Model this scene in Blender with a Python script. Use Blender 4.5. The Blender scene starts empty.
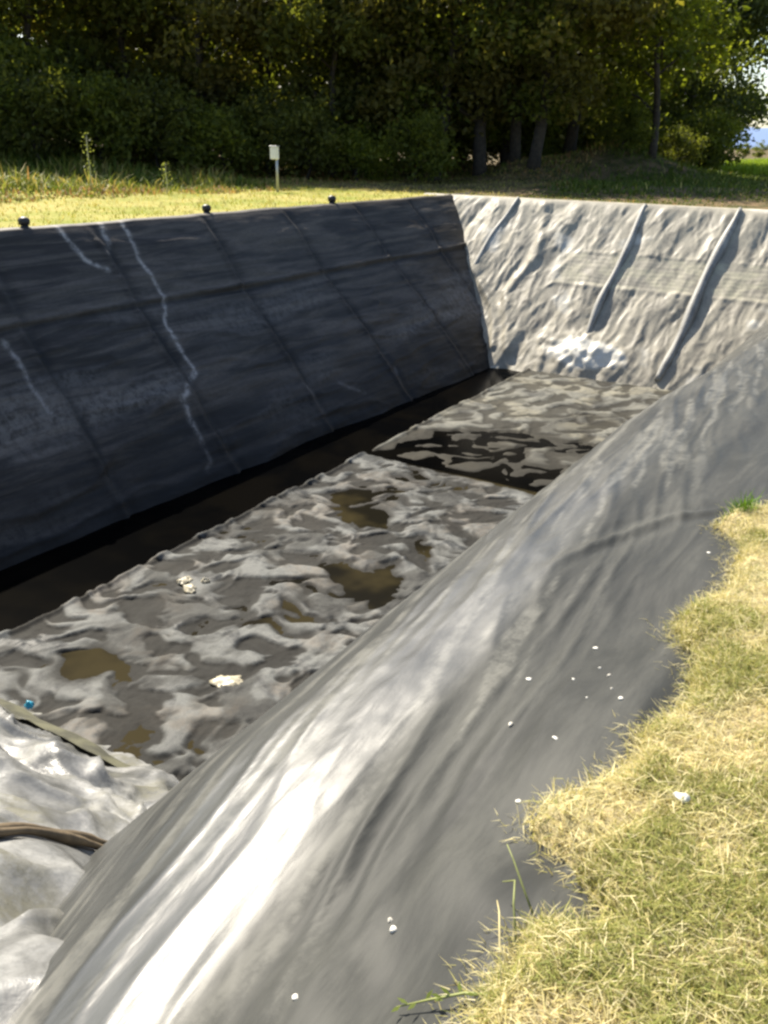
import bpy, math, random
import numpy as np
from mathutils import Vector, Matrix

random.seed(7)
rng = np.random.default_rng(7)
scene = bpy.context.scene
COL = scene.collection
H = 1.6                                   # eye height above the bank

# ------------------------------------------------------------------ noise
_perm = np.random.default_rng(3).permutation(256)
_perm = np.concatenate([_perm, _perm, _perm])
_ga = np.random.default_rng(4).uniform(0, 2*np.pi, 256)
_gx, _gy = np.cos(_ga), np.sin(_ga)

def perlin(x, y, s=0):
    x = np.asarray(x, float) + s*17.31; y = np.asarray(y, float) + s*9.77
    xi = np.floor(x).astype(int); yi = np.floor(y).astype(int)
    xf = x-xi; yf = y-yi
    u = xf*xf*xf*(xf*(xf*6-15)+10); v = yf*yf*yf*(yf*(yf*6-15)+10)
    def g(ix, iy, dx, dy):
        h = _perm[(_perm[ix & 255] + iy) & 255]
        return _gx[h]*dx + _gy[h]*dy
    a = g(xi, yi, xf, yf); b = g(xi+1, yi, xf-1, yf)
    c = g(xi, yi+1, xf, yf-1); d = g(xi+1, yi+1, xf-1, yf-1)
    return ((a*(1-u)+b*u)*(1-v) + (c*(1-u)+d*u)*v)*1.5

def fbm(x, y, s=0, o=4):
    r = 0; a = 1; t = 0
    for i in range(o):
        r = r + a*perlin(x*2**i, y*2**i, s+i*3); t += a; a *= .5
    return r/t

def worley(x, y, s=0):
    x = np.asarray(x, float); y = np.asarray(y, float)
    xi = np.floor(x).astype(int); yi = np.floor(y).astype(int)
    f1 = np.full(x.shape, 9.); f2 = np.full(x.shape, 9.)
    for dx in (-1, 0, 1):
        for dy in (-1, 0, 1):
            cx = xi+dx; cy = yi+dy
            h = _perm[(_perm[(cx+s*7) & 255] + cy) & 255]; h2 = _perm[(h+cx+31) & 255]
            d = np.hypot(cx+h/256.-x, cy+h2/256.-y)
            f2 = np.minimum(np.maximum(d, f1), f2); f1 = np.minimum(f1, d)
    return f1, f2

def sstep(a, b, x):
    t = np.clip((np.asarray(x, float)-a)/(b-a), 0, 1); return t*t*(3-2*t)

def polydist(px, py, pts):
    d = np.full(np.shape(px), 1e9)
    for (x0, y0), (x1, y1) in zip(pts[:-1], pts[1:]):
        l2 = (x1-x0)**2+(y1-y0)**2
        t = np.clip(((px-x0)*(x1-x0)+(py-y0)*(y1-y0))/l2, 0, 1)
        d = np.minimum(d, np.hypot(px-x0-t*(x1-x0), py-y0-t*(y1-y0)))
    return d

# ------------------------------------------------------------------ mesh helpers
def mesh_np(name, V, F, mat, parent=None, col=None, smooth=True, attrs=None):
    V = np.ascontiguousarray(V, dtype=np.float32); F = np.ascontiguousarray(F, dtype=np.int32)
    me = bpy.data.meshes.new(name)
    n, k = F.shape
    me.vertices.add(len(V)); me.vertices.foreach_set('co', V.ravel())
    me.loops.add(n*k); me.loops.foreach_set('vertex_index', F.ravel())
    me.polygons.add(n)
    me.polygons.foreach_set('loop_start', np.arange(0, n*k, k, dtype=np.int32))
    me.polygons.foreach_set('loop_total', np.full(n, k, dtype=np.int32))
    me.update(calc_edges=True); me.validate()
    me.polygons.foreach_set('use_smooth', np.full(len(me.polygons), smooth, dtype=bool))
    if col is not None:
        a = me.attributes.new('tint', 'FLOAT_COLOR', 'POINT')
        c = np.ones((len(V), 4), dtype=np.float32); c[:, :3] = col
        a.data.foreach_set('color', c.ravel())
    for nm, arr in (attrs or {}).items():
        a = me.attributes.new(nm, 'FLOAT', 'POINT')
        a.data.foreach_set('value', np.ascontiguousarray(arr, dtype=np.float32).ravel())
    me.materials.append(mat)
    o = bpy.data.objects.new(name, me); COL.objects.link(o)
    if parent is not None: o.parent = parent
    return o

def grid_faces(nu, nv):
    i = np.arange(nu*nv).reshape(nu, nv)
    return np.stack([i[:-1, :-1], i[1:, :-1], i[1:, 1:], i[:-1, 1:]], -1).reshape(-1, 4)

def grid(name, X, Y, Z, mat, parent=None, flip=False, attrs=None, col=None):
    V = np.stack([X, Y, Z], -1).reshape(-1, 3); F = grid_faces(*X.shape)
    if flip: F = F[:, ::-1]
    return mesh_np(name, V, F, mat, parent, attrs=attrs, col=col)

def tube_vf(pts, radii, seg=8, caps=True):
    pts = [Vector(p) for p in pts]; V = []; F = []
    ref = Vector((0.13, 0.31, 1)).normalized()
    for i, p in enumerate(pts):
        d = (pts[min(i+1, len(pts)-1)]-pts[max(i-1, 0)]).normalized()
        a = d.cross(ref)
        if a.length < .05: a = d.cross(Vector((1, 0, 0)))
        a.normalize(); b = d.cross(a)
        for k in range(seg):
            t = 2*math.pi*k/seg
            V.append(p+(a*math.cos(t)+b*math.sin(t))*radii[i])
    for i in range(len(pts)-1):
        for k in range(seg):
            F.append((i*seg+k, i*seg+(k+1) % seg, (i+1)*seg+(k+1) % seg, (i+1)*seg+k))
    return [tuple(v) for v in V], F

class MB:
    def __init__(s): s.V = []; s.F = []
    def add(s, V, F):
        n = len(s.V); s.V += [tuple(v) for v in V]; s.F += [tuple(i+n for i in f) for f in F]
    def tube(s, pts, radii, seg=8):
        V, F = tube_vf(pts, radii, seg); n = len(pts)
        F = F + [tuple(range(seg))[::-1], tuple(range((n-1)*seg, n*seg))]
        s.add(V, F)
    def box(s, c, d, bev=0):
        x, y, z = c; a, b, h = d[0]/2, d[1]/2, d[2]/2
        q = bev
        V = []; 
        for zz, m in ((-h, q), (-h+q, 0), (h-q, 0), (h, q)):
            for sx, sy in ((-1, -1), (1, -1), (1, 1), (-1, 1)):
                V.append((x+sx*(a-m), y+sy*(b-m), z+zz))
        F = [(3, 2, 1, 0), (12, 13, 14, 15)]
        for l in range(3):
            for k in range(4):
                F.append((l*4+k, l*4+(k+1) % 4, l*4+4+(k+1) % 4, l*4+4+k))
        s.add(V, F)
    def build(s, name, mat, parent=None, smooth=True):
        me = bpy.data.meshes.new(name); me.from_pydata(s.V, [], s.F); me.update()
        me.polygons.foreach_set('use_smooth', np.full(len(me.polygons), smooth, dtype=bool))
        me.materials.append(mat)
        o = bpy.data.objects.new(name, me); COL.objects.link(o)
        if parent is not None: o.parent = parent
        return o

def empty(name, loc=(0, 0, 0)):
    o = bpy.data.objects.new(name, None); COL.objects.link(o); o.location = loc
    o.empty_display_size = .2
    return o

def tag(o, label=None, cat=None, group=None, kind=None):
    if label: o['label'] = label
    if cat: o['category'] = cat
    if group: o['group'] = group
    if kind: o['kind'] = kind
    return o

# ------------------------------------------------------------------ materials
def new_mat(name):
    m = bpy.data.materials.new(name); m.use_nodes = True
    nt = m.node_tree; nt.nodes.clear()
    out = nt.nodes.new('ShaderNodeOutputMaterial')
    b = nt.nodes.new('ShaderNodeBsdfPrincipled'); nt.links.new(b.outputs[0], out.inputs[0])
    return m, nt, b

def N(nt, t, **kw):
    n = nt.nodes.new(t)
    for k, v in kw.items():
        if k in ('operation', 'blend_type', 'data_type', 'attribute_name', 'noise_dimensions', 'feature'): setattr(n, k, v)
        else: n.inputs[k].default_value = v
    return n

def noise_node(nt, co, scale, detail=4, rough=.6, dist=0):
    n = N(nt, 'ShaderNodeTexNoise'); n.inputs['Scale'].default_value = scale
    n.inputs['Detail'].default_value = detail; n.inputs['Roughness'].default_value = rough
    n.inputs['Distortion'].default_value = dist
    nt.links.new(co, n.inputs['Vector']); return n.outputs['Fac']

def ramp(nt, fac, a, b, va=0., vb=1.):
    r = nt.nodes.new('ShaderNodeMapRange'); r.interpolation_type = 'SMOOTHSTEP'
    for i, v in zip(('From Min', 'From Max', 'To Min', 'To Max'), (a, b, va, vb)): r.inputs[i].default_value = v
    nt.links.new(fac, r.inputs['Value']); return r.outputs['Result']

def mixc(nt, fac, a, b):
    m = nt.nodes.new('ShaderNodeMix'); m.data_type = 'RGBA'
    for s, v in ((m.inputs[0], fac), (m.inputs[6], a), (m.inputs[7], b)):
        if hasattr(v, 'links') or hasattr(v, 'is_linked'): nt.links.new(v, s)
        elif isinstance(v, (int, float)): s.default_value = v
        else: s.default_value = (*v, 1)
    return m.outputs[2]

def mathn(nt, op, a, b=0.):
    m = nt.nodes.new('ShaderNodeMath'); m.operation = op
    for s, v in ((m.inputs[0], a), (m.inputs[1], b)):
        if isinstance(v, (int, float)): s.default_value = v
        else: nt.links.new(v, s)
    return m.outputs[0]

def attr(nt, name):
    a = nt.nodes.new('ShaderNodeAttribute'); a.attribute_name = name; return a

def coords(nt, scale=(1, 1, 1), rot=(0, 0, 0)):
    tc = nt.nodes.new('ShaderNodeTexCoord'); mp = nt.nodes.new('ShaderNodeMapping')
    mp.inputs['Scale'].default_value = scale; mp.inputs['Rotation'].default_value = rot
    nt.links.new(tc.outputs['Object'], mp.inputs['Vector']); return mp.outputs[0]

def bump(nt, bsdf, h, strength=.3, dist=.02):
    b = nt.nodes.new('ShaderNodeBump'); b.inputs['Strength'].default_value = strength
    b.inputs['Distance'].default_value = dist
    nt.links.new(h, b.inputs['Height']); nt.links.new(b.outputs[0], bsdf.inputs['Normal'])

def liner_mat(name, black, dust, lo=.35, hi=.7, scale=(1, 1, 1), nscale=2., rough=(.35, .6), stain_or_shading=None,
              stain_or_shading_rough=.75, overlay=None, overlay_rough=.22, bstr=.25, bscale=30, spec=.5, grain=(1, 1, 1), gloss=None):
    m, nt, b = new_mat(name)
    co = coords(nt, scale)
    n1 = noise_node(nt, co, nscale, 8, .62, .6)
    f = ramp(nt, n1, lo, hi)
    fine = noise_node(nt, coords(nt, grain), 26, 4, .7)
    f2 = mathn(nt, 'MULTIPLY', f, ramp(nt, fine, .25, .65, .55, 1.0))
    c = mixc(nt, f2, black, dust)
    r = ramp(nt, f2, 0, 1, rough[0], rough[1])
    if stain_or_shading:
        a = attr(nt, 'stain_or_shading').outputs['Fac']
        a2 = mathn(nt, 'MULTIPLY', a, ramp(nt, noise_node(nt, coords(nt), 6, 6, .75), .36, .60, .12, 1.))
        c = mixc(nt, a2, c, stain_or_shading)
        rm = nt.nodes.new('ShaderNodeMix'); nt.links.new(a2, rm.inputs[0]); nt.links.new(r, rm.inputs[2]); rm.inputs[3].default_value = stain_or_shading_rough
        r = rm.outputs[0]
    if overlay:
        w = attr(nt, 'overlay').outputs['Fac']
        c = mixc(nt, w, c, overlay)
        rm = nt.nodes.new('ShaderNodeMix'); nt.links.new(w, rm.inputs[0]); nt.links.new(r, rm.inputs[2]); rm.inputs[3].default_value = overlay_rough
        r = rm.outputs[0]
    if gloss:
        w = attr(nt, 'gloss').outputs['Fac']
        rm = nt.nodes.new('ShaderNodeMix'); nt.links.new(w, rm.inputs[0]); nt.links.new(r, rm.inputs[2]); rm.inputs[3].default_value = gloss
        r = rm.outputs[0]
    nt.links.new(c, b.inputs['Base Color']); nt.links.new(r, b.inputs['Roughness'])
    b.inputs['Specular IOR Level'].default_value = spec
    if gloss: nt.links.new(ramp(nt, w, 0, 1, .12, .66), b.inputs['Specular IOR Level'])
    h = noise_node(nt, coords(nt, grain), bscale, 5, .6)
    bump(nt, b, h, bstr, .02)
    return m

def flat_mat(name, c, rough=.6, var=.25, nscale=8, metallic=0, spec=.5, bstr=.2):
    m, nt, b = new_mat(name)
    n = noise_node(nt, coords(nt), nscale, 5, .6)
    dark = tuple(x*(1-var) for x in c); lite = tuple(min(1, x*(1+var)) for x in c)
    nt.links.new(mixc(nt, ramp(nt, n, .3, .7), dark, lite), b.inputs['Base Color'])
    b.inputs['Roughness'].default_value = rough; b.inputs['Metallic'].default_value = metallic
    b.inputs['Specular IOR Level'].default_value = spec
    bump(nt, b, n, bstr, .02)
    return m

def leaf_mat(name, trans=.4, tc=(1.3, 1.25, .55), rough=.5):
    m, nt, b = new_mat(name)
    a = attr(nt, 'tint')
    nt.links.new(a.outputs['Color'], b.inputs['Base Color'])
    b.inputs['Roughness'].default_value = rough; b.inputs['Specular IOR Level'].default_value = .12
    tr = nt.nodes.new('ShaderNodeBsdfTranslucent')
    mu = nt.nodes.new('ShaderNodeMix'); mu.data_type = 'RGBA'; mu.blend_type = 'MULTIPLY'
    mu.inputs[0].default_value = 1; nt.links.new(a.outputs['Color'], mu.inputs[6]); mu.inputs[7].default_value = (*tc, 1)
    nt.links.new(mu.outputs[2], tr.inputs[0])
    mx = nt.nodes.new('ShaderNodeMixShader'); mx.inputs[0].default_value = trans
    nt.links.new(b.outputs[0], mx.inputs[1]); nt.links.new(tr.outputs[0], mx.inputs[2])
    out = [n for n in nt.nodes if n.type == 'OUTPUT_MATERIAL'][0]
    nt.links.new(mx.outputs[0], out.inputs[0])
    return m

# ------------------------------------------------------------------ the pit's measures
XL, YF = -14.46, 28.25            # left and far rims
XLB, YFB = -9.41, 24.14           # their feet
YN, YNB = 0.35, 4.98              # near rim and foot
ZB = -4.5
XE = -0.33                        # where the right-hand liner goes under the turf

M = {}
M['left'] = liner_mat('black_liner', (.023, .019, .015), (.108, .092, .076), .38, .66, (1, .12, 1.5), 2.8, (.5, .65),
                      stain_or_shading=(.40, .37, .34), overlay=(.004, .004, .004), overlay_rough=.6, spec=.25, bscale=22, bstr=.2, grain=(1, .35, 1))
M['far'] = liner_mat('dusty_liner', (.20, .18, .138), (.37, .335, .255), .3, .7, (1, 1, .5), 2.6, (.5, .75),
                     stain_or_shading=(.50, .47, .31), overlay=(.70, .67, .58), overlay_rough=.45, bscale=18, bstr=.15)
M['right'] = liner_mat('scuffed_liner', (.028, .029, .027), (.074, .074, .066), .3, .75, (3, .5, 1), 1.6, (.50, .62),
                       bscale=14, bstr=.10, grain=(2, .4, 1), stain_or_shading=(.20, .195, .17), stain_or_shading_rough=.6, gloss=.37)
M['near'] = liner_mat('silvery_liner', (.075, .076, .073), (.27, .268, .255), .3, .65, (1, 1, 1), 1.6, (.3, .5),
                      bscale=14, bstr=.3, stain_or_shading=(.10, .095, .06), stain_or_shading_rough=.8)
M['floor'] = liner_mat('muddy_liner', (.040, .042, .042), (.150, .152, .143), .38, .58, (1, 1, 1), 2.2, (.5, .75), spec=.15,
                       bscale=16, bstr=.3, stain_or_shading=(.16, .14, .115), overlay=(.010, .009, .007), overlay_rough=.8)
M['seam'] = flat_mat('weld_seam', (.012, .012, .014), .5, .3)
M['fold'] = liner_mat('dusty_fold', (.17, .165, .15), (.36, .35, .31), .3, .7, (1, 1, .6), 3, (.5, .7), bscale=20, bstr=.3)

# ------------------------------------------------------------------ liner
liner = empty('pond_liner', (-7.5, 14, ZB))
tag(liner, 'dark plastic liner covering the four sloping sides of the empty pit', 'pond liner')
def under(o, parent):
    """parent while keeping the mesh where it was modelled"""
    o.parent = parent; o.matrix_parent_inverse = Matrix.Translation(-Vector(parent.location)) if parent.parent is None else Matrix.Identity(4)
    return o

# left slope
ZF = -4.55; L_len = 5.74
du = .04
yv = np.arange(-1.0, 30.0, du)
sv = np.concatenate([np.linspace(-.55, 0, 12), np.arange(.035, L_len+.5, .035)])
S, Y = np.meshgrid(sv, yv, indexing='ij')
XFOOT = -10.8-.032*(24-Y)+.10*fbm(Y*.5, Y*0, 9, 2)
ax, az = (XFOOT-XL)/L_len, ZF/L_len
Z = np.where(S < 0, .045-np.clip(-S-.22, 0, 1)*.6, az*S+.045)
X = np.where(S < 0, XL+S, XL+ax*S)
rr = np.exp(-(S/.10)**2)*.02
Z -= rr
Z += .03*fbm(Y*.7, Y*0, 15, 3)*sstep(.8, 0, S)
SEAMS = [(9.75, 9.8), (12.35, 12.65), (15.57, 15.97), (18.6, 19.36), (21.86, 22.8), (25.0, 25.6)]
d = .07*fbm(S*.45, Y*.25, 1, 3)+.045*fbm(S*1.5, Y*.35, 2, 4)
d += .018*fbm(S*5, Y*1.0, 5, 4)+.03*sstep(.8, 2.2, S)*(1-np.abs(fbm(S*1.1, Y*.22, 6, 3))*5).clip(0, 1)**2
clean = np.zeros_like(S)
for y0, y1 in SEAMS:
    yy = y0+(y1-y0)*S/L_len+.04*np.sin(S*2)
    d += .035*np.exp(-((Y-yy)/.08)**2)-.03*np.exp(-((Y-yy-.18)/.13)**2)
    clean = np.maximum(clean, np.exp(-((Y-yy-.13)/.12)**2))
sh = 1.84+.06*fbm(Y*.3, Y*0, 8, 2)
d += .04*np.exp(-((S-sh)/.05)**2)-.03*np.exp(-((S-sh-.12)/.07)**2)
d += .015*np.exp(-((S-sh+.54)/.05)**2)
clean = np.maximum(clean, .8*np.exp(-((S-sh-.10)/.08)**2))
clean *= .55+.45*sstep(-.2, .3, fbm(S*.8, Y*.8, 14, 3))
toe = sstep(L_len-.95, L_len-.3, S)
d += toe*(.03*fbm(Y*.9, S*1.4, 11, 3))
d *= sstep(-.05, .5, S)
X2 = X + d*(-az); Z2 = Z + d*ax
TR = [[(-.1, 13.36), (.13, 13.31), (.93, 13.2), (1.85, 13.3), (2.39, 12.94), (3.58, 12.98), (4.01, 12.32), (4.7, 12.28), (5.41, 12.16), (5.63, 11.92)],
      [(-.1, 11.66), (.16, 11.69), (.78, 11.87), (1.05, 12.25)], [(-.1, 12.8), (.08, 12.75), (.69, 12.5)],
      [(2.15, 9.33), (2.81, 9.35), (3.58, 9.43)], [(4.62, 15.97), (5.29, 16.08)], [(4.91, 19.48), (5.33, 19.33)], [(4.8, 17.09), (5.25, 17.77)]]
wob = .09*fbm(S*2.2, Y*2.2, 21, 3)
st = np.zeros_like(S)
for i, t in enumerate(TR):
    wd = .05 if i == 0 else .055
    q = polydist(S+wob, Y+wob*.8, t)
    st = np.maximum(st, (1 if i < 3 else .6)*np.exp(-(q/wd)**2))
st = np.maximum(st, .26*sstep(.42, .8, fbm(S*.9, Y*.16, 33, 5)+.5)*sstep(1.0, 4, S))
foot_dark = np.maximum(sstep(L_len-.30, L_len-.12, S+.14*fbm(Y*.8, S, 41, 3)), .75*sstep(L_len-1.9, L_len-.5, S+.5*fbm(Y*.5, S*.8, 42, 4)))  # mask that blackens the wall toward its foot
o = grid('slope_panel', X2, Y, Z2, M['left'], attrs={'stain_or_shading': st, 'overlay': np.maximum(foot_dark*.95, clean*.9)})
tag(o, 'dark shaded long side slope with pale silt trails'); under(o, liner); left_panel = o

# far slope
F_len = math.hypot(YFB-YF, ZB)
xv = np.arange(-15.6, .6, .04)
sv = np.concatenate([np.linspace(-.6, 0, 12), np.arange(.04, F_len+.5, .04)])
S, X = np.meshgrid(sv, xv, indexing='ij')
ay, az = (YFB-YF)/F_len, ZB/F_len
Y = np.where(S < 0, YF-S, YF+ay*S); Z = np.where(S < 0, .05-np.clip(-S-.25, 0, 1)*.6, az*S+.05)
Z -= np.exp(-(S/.1)**2)*.02
wr = fbm(X*1.2+.25*S+.5*fbm(X*.5, S*.5, 51, 2), S*.30, 52, 3)
d = .11*wr + .020*(1-np.abs(fbm(X*1.5-S*.35+.6*fbm(X, S, 53, 2), S*.45, 54, 3))*3).clip(0, 1)**2
d += .014*(1-np.abs(fbm(X*2.6+S*.5, S*.9, 55, 3))*3.2).clip(0, 1)**2 + .003*fbm(X*6, S*4, 56, 3)
band = sstep(1.85, 2.0, S+.05*wr)*(1-sstep(3.0, 3.15, S+.08*wr))*sstep(-10.2, -9.2, X)
d = d*(1-.5*band)+.008*np.exp(-((S-1.9-.05*wr)/.06)**2)*sstep(-10.2, -9.2, X)+.010*np.exp(-((S-3.1-.06*wr)/.07)**2)*sstep(-10.2, -9.2, X)
d += .002*band*np.sin(S*48+6*fbm(X*.6, S*2, 60, 3))
# oblique fold from the left valley
q = polydist(X, S, [(-12.9, 2.6), (-11.4, 4.2), (-10.9, 5.6)]); d += .08*np.exp(-(q/.13)**2)
q = polydist(X, S, [(-11.0, .2), (-10.6, 2.2), (-11.2, 3.6), (-10.4, 5.6)]); d += .07*np.exp(-(q/.16)**2)
d *= sstep(-.05, .35, S)
pil = (np.exp(-(((X+8.0)/1.25)**2+((S-5.45)/.55)**2)))
d += .16*pil*(1+.8*fbm(X*2.2, S*2.2, 57, 2))
Y2 = Y+d*az*1.0; Z2 = Z-d*ay
wht = sstep(.30, .6, pil+.25*fbm(X*2, S*2, 58, 3))*.8  # pale tint over the bulge at the foot
wht = np.maximum(wht, .55*sstep(.25, .5, fbm(X*.8+3, S*.8, 59, 4))*(1-band))
o = grid('slope_panel', X, Y2, Z2, M['far'], flip=True, attrs={'stain_or_shading': band*.5*sstep(.3, .6, .5+fbm(X*1.2, S*3, 48, 3)), 'overlay': wht})
tag(o, 'sunlit pale dusty end slope with raised folds'); under(o, liner); far_panel = o
def far_pt(x, s, off=0):
    return (x, YF+ay*s+az*off, .05+az*s-ay*off)
for (x0, s0, x1, s1, r) in [(-12.05, .02, -12.75, 3.3, .09), (-7.80, .02, -8.22, 5.05, .11), (-5.10, .02, -5.75, 5.95, .14)]:
    mb = MB(); pts = []; rad = []
    for t in np.linspace(0, 1, 40):
        s = s0+(s1-s0)*t; x = x0+(x1-x0)*t+.04*math.sin(t*9+x0)
        pts.append(far_pt(x, s, .015+.02*math.sin(t*13+x0))); rad.append(r*(1+.15*math.sin(t*17+x0*3))*min(1, .45+t*4, .5+(1-t)*5))
    mb.tube(pts, rad, 12)
    f = mb.build('fold', M['fold']); f.parent = far_panel

# near slope (crumpled, pale)
N_len = math.hypot(YNB-YN, ZB)
xv = np.arange(-13, -.6, .03); sv = np.concatenate([np.linspace(-.5, 0, 8), np.arange(.03, N_len+.35, .03)])
S, X = np.meshgrid(sv, xv, indexing='ij')
by, bz = (YNB-YN)/N_len, ZB/N_len
Y = np.where(S < 0, YN+S, YN+by*S); Z = np.where(S < 0, .03-np.clip(-S-.2, 0, 1)*.6, bz*S+.03)
def near_d(X, S):
    X = np.asarray(X, float); S = np.asarray(S, float)
    w1 = fbm(X*.6, S*.6, 61, 2)
    d = .22*fbm(X*.75+w1, S*.95+w1, 62, 2)
    d = d+.10*(1-np.abs(perlin(X*.8+1.2*w1, S*.9-1.1*w1, 63))*2.4).clip(0, 1)**1.6
    d = d+.05*(1-np.abs(perlin(X*1.5-w1*2, S*1.6+w1, 64))*2.6).clip(0, 1)**1.7 + .015*fbm(X*3, S*3, 65, 3)
    d = d-.10
    d = d*(1-.85*np.exp(-(polydist(X, S, [(-2.55, .1), (-2.80, .9), (-2.95, 1.75), (-3.01, 2.25), (-3.03, 2.55), (-3.02, 2.85)])/.22)**2))
    return d*sstep(-.05, .6, S)
d = near_d(X, S)
hemS = N_len-.38+.05*np.sin(X*2)
d -= .10*np.exp(-((S-hemS)/.14)**2)
Y2 = Y-d*bz*1.0; Z2 = Z+d*by
o = grid('slope_panel', X, Y2, Z2, M['near'], attrs={'stain_or_shading': sstep(.5, .8, fbm(X*1.1, S*.8, 67, 5)+.5)*.75})  # dark blotches: fold shading put into the colour, along with dirt streaks
tag(o, 'pale silvery crumpled end slope nearest the viewer'); under(o, liner); near_panel = o
def near_pt(x, s, off=0):
    return (x, YN+by*s-bz*off, .03+bz*s+by*off)
# muddy hem along the foot of the near slope
xs = np.arange(-12, -4.9, .05); cs = np.linspace(-.21, .21, 9)
C_, XX = np.meshgrid(cs, xs, indexing='ij')
off = .0+.05*np.cos(C_/.21*1.4)+.06*fbm(XX*1.3, C_*3, 71, 4)
sc = N_len-.42+.10*fbm(XX*.5, XX*0, 72, 2)+C_
P = near_pt(XX, sc, off)
M['hem'] = flat_mat('mud_caked_hem', (.062, .060, .034), .85, .5, 4)
o = grid('hem', P[0], P[1], P[2], M['hem']); o.parent = near_panel
tag(o, 'greenish mud caked hem')

# right slope and crest: a height field
KX = np.array([-6.6, -5.45, -2.3, -2.0, -1.8, -1.6, -1.4, -1.2, -1.0, -.8, -.6, -.45, -.3, -.2, 0.])
KZ = np.array([-5.9, -4.6, -.985, -.65, -.430, -.275, -.205, -.168, -.145, -.118, -.082, -.052, -.045, -.07, -.15])
_fx = np.linspace(-6.6, 0, 1321); _fz = np.interp(_fx, KX, KZ)
_k = np.hanning(41); _k /= _k.sum()
_fz = np.convolve(np.pad(_fz, 20, mode='reflect', reflect_type='odd'), _k, 'valid')
def right_z(x, y):
    x = np.asarray(x, float); y = np.asarray(y, float)
    x, y = np.broadcast_arrays(x, y)
    sh = .36*sstep(6.5, 12, y)+.36*sstep(2.2, .3, y)-.05*(3.6-np.clip(y, 0, 3.6))
    z = np.interp(x-sh*sstep(-.80, -1.45, x), _fx, _fz)
    fade = sstep(-.3, -.5, x)
    mid = sstep(-.62, -1.0, x); 
    w = .35*fbm(x*1.2, y*.5, 81, 2)
    q = x*1.0 + .16*y                                   # folds run a little oblique to the rim
    z = z + sstep(-.5, -1.0, x)*.055*(np.clip(y, 0, 3.6)-3.6)
    z = z + fade*.045*fbm(x*1.6, y*1.1, 82, 2)*(1-.5*mid)
    z = z + mid*(1-.45*sstep(-1.05, -1.3, x)*sstep(4, 2.5, y))*(.012*(1-np.abs(perlin(q*4.2+w*3, y*.42, 83))*3).clip(0, 1)**1.5
                 + .009*(1-np.abs(perlin(q*8+w*4, y*.75, 84))*3).clip(0, 1)**1.5
                 + .006*fbm(q*14+w*4, y*1.6, 85, 3))
    z = z + fade*.004*fbm(x*9, y*5, 86, 3)
    # a long soft crease curling in from the turf edge
    c = polydist(x, y, [(-.30, 4.3), (-.62, 4.45), (-.85, 4.25), (-1.1, 3.75), (-1.25, 3.2)])
    z = z + sstep(3.25, 3.7, y)*.012*np.exp(-(c/.03)**2) - sstep(3.25, 3.7, y)*.010*np.exp(-((c-.07)/.05)**2)
    # sags beside the turf
    for (gx, gy, gr, ga) in [(-.70, 1.25, .13, -.05), (-.58, 1.75, .14, -.045), (-.86, 1.12, .13, .035), (-.98, 1.35, .12, -.02), (-.74, 1.55, .12, .02), (-.95, .85, .12, -.035), (-.62, 3.1, .25, -.03), (-.8, 2.3, .25, .02)]:
        z = z + fade*ga*np.exp(-((x-gx)**2+((y-gy)*.7)**2)/gr**2)
    return z
ys = [-1.2]
while ys[-1] < 29.5: ys.append(ys[-1]+.016*(1+max(0, ys[-1]-1)*.28))
xs = np.concatenate([np.arange(-6.0, -2.4, .1), np.arange(-2.4, -.05, .0125)])
X, Y = np.meshgrid(xs, np.array(ys), indexing='ij')
pale_lines = sstep(.52, .72, .5+fbm((X+.16*Y+.1*fbm(X*2, Y, 93, 2))*11, Y*.6, 91, 4))*.45*sstep(-.7, -1.1, X)  # pale lines: scuffs, plus light on fold ridges put into the colour
gl = sstep(-1.05, -1.30, X+.10*fbm(X*3, Y*.6, 95, 3))*(1-.8*sstep(3.0, 6.0, Y))
o = grid('slope_panel', X, Y, right_z(X, Y), M['right'], attrs={'stain_or_shading': pale_lines, 'gloss': gl})
tag(o, 'grey wrinkled slope in the foreground rolling over the bank'); under(o, liner)

# ------------------------------------------------------------------ floor: loose sheets, water
def crumple(x, y, s, near):
    w1 = fbm(x*1.1, y*1.1, s, 2); w2 = fbm(x*1.1+5, y*1.1, s+1, 2)
    xx = x+.38*w1; yy = y+.38*w2
    n1 = perlin(xx*1.0, yy*.85, s+2); n2 = perlin(xx*1.9, yy*1.55, s+3); n3 = perlin(xx*3.6, yy*3.2, s+4)
    amp = sstep(-.5, .3, fbm(x*.5, y*.5, s+7, 2))
    ang = .6*perlin(x*.3, y*.3, s+8); ux = xx*math.cos(.5)+yy*math.sin(.5); uy = -xx*math.sin(.5)+yy*math.cos(.5)
    m = perlin(ux*1.55, uy*2.5, s+10)+.55*perlin(ux*3.3, uy*4.6, s+11)+.05+.22*perlin(ux*7+n3*.4, uy*8, s+12)-.04
    pl = np.tanh(3.6*m)
    cr = np.exp(-np.abs(n1)*16)*.6+np.exp(-np.abs(n2)*14)*.5*amp
    h = .026*pl-.014*cr+.05*fbm(x*.45, y*.45, s+5, 2)+.016*fbm(xx*3+4, yy*3, s+9, 3)+.012*np.abs(fbm(x*9, y*9, s+6, 3))
    return h, np.clip(.95*sstep(.35, -.6, pl)+.7*cr, 0, 1)
def stain_floor(x, y, s): return sstep(.52, .72, .5+fbm(x*.7, y*.7, s, 4))*.6
xs = np.arange(-9.75, -4.9, .022)
X, Y = np.meshgrid(xs, np.arange(4.7, 15.02, .026), indexing='ij')
edge = 14.93-.06*(X+7)+.05*np.sin(X*1.7)
Yc = np.minimum(Y, edge)
h_, cre = crumple(X, Yc, 101, True); Z = ZB+.03+h_
e = np.exp(-((Y-edge)/.2)**2); Z = Z*(1-.6*e)+(ZB-.0)*.6*e
Z -= (Y > edge)*.35
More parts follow.
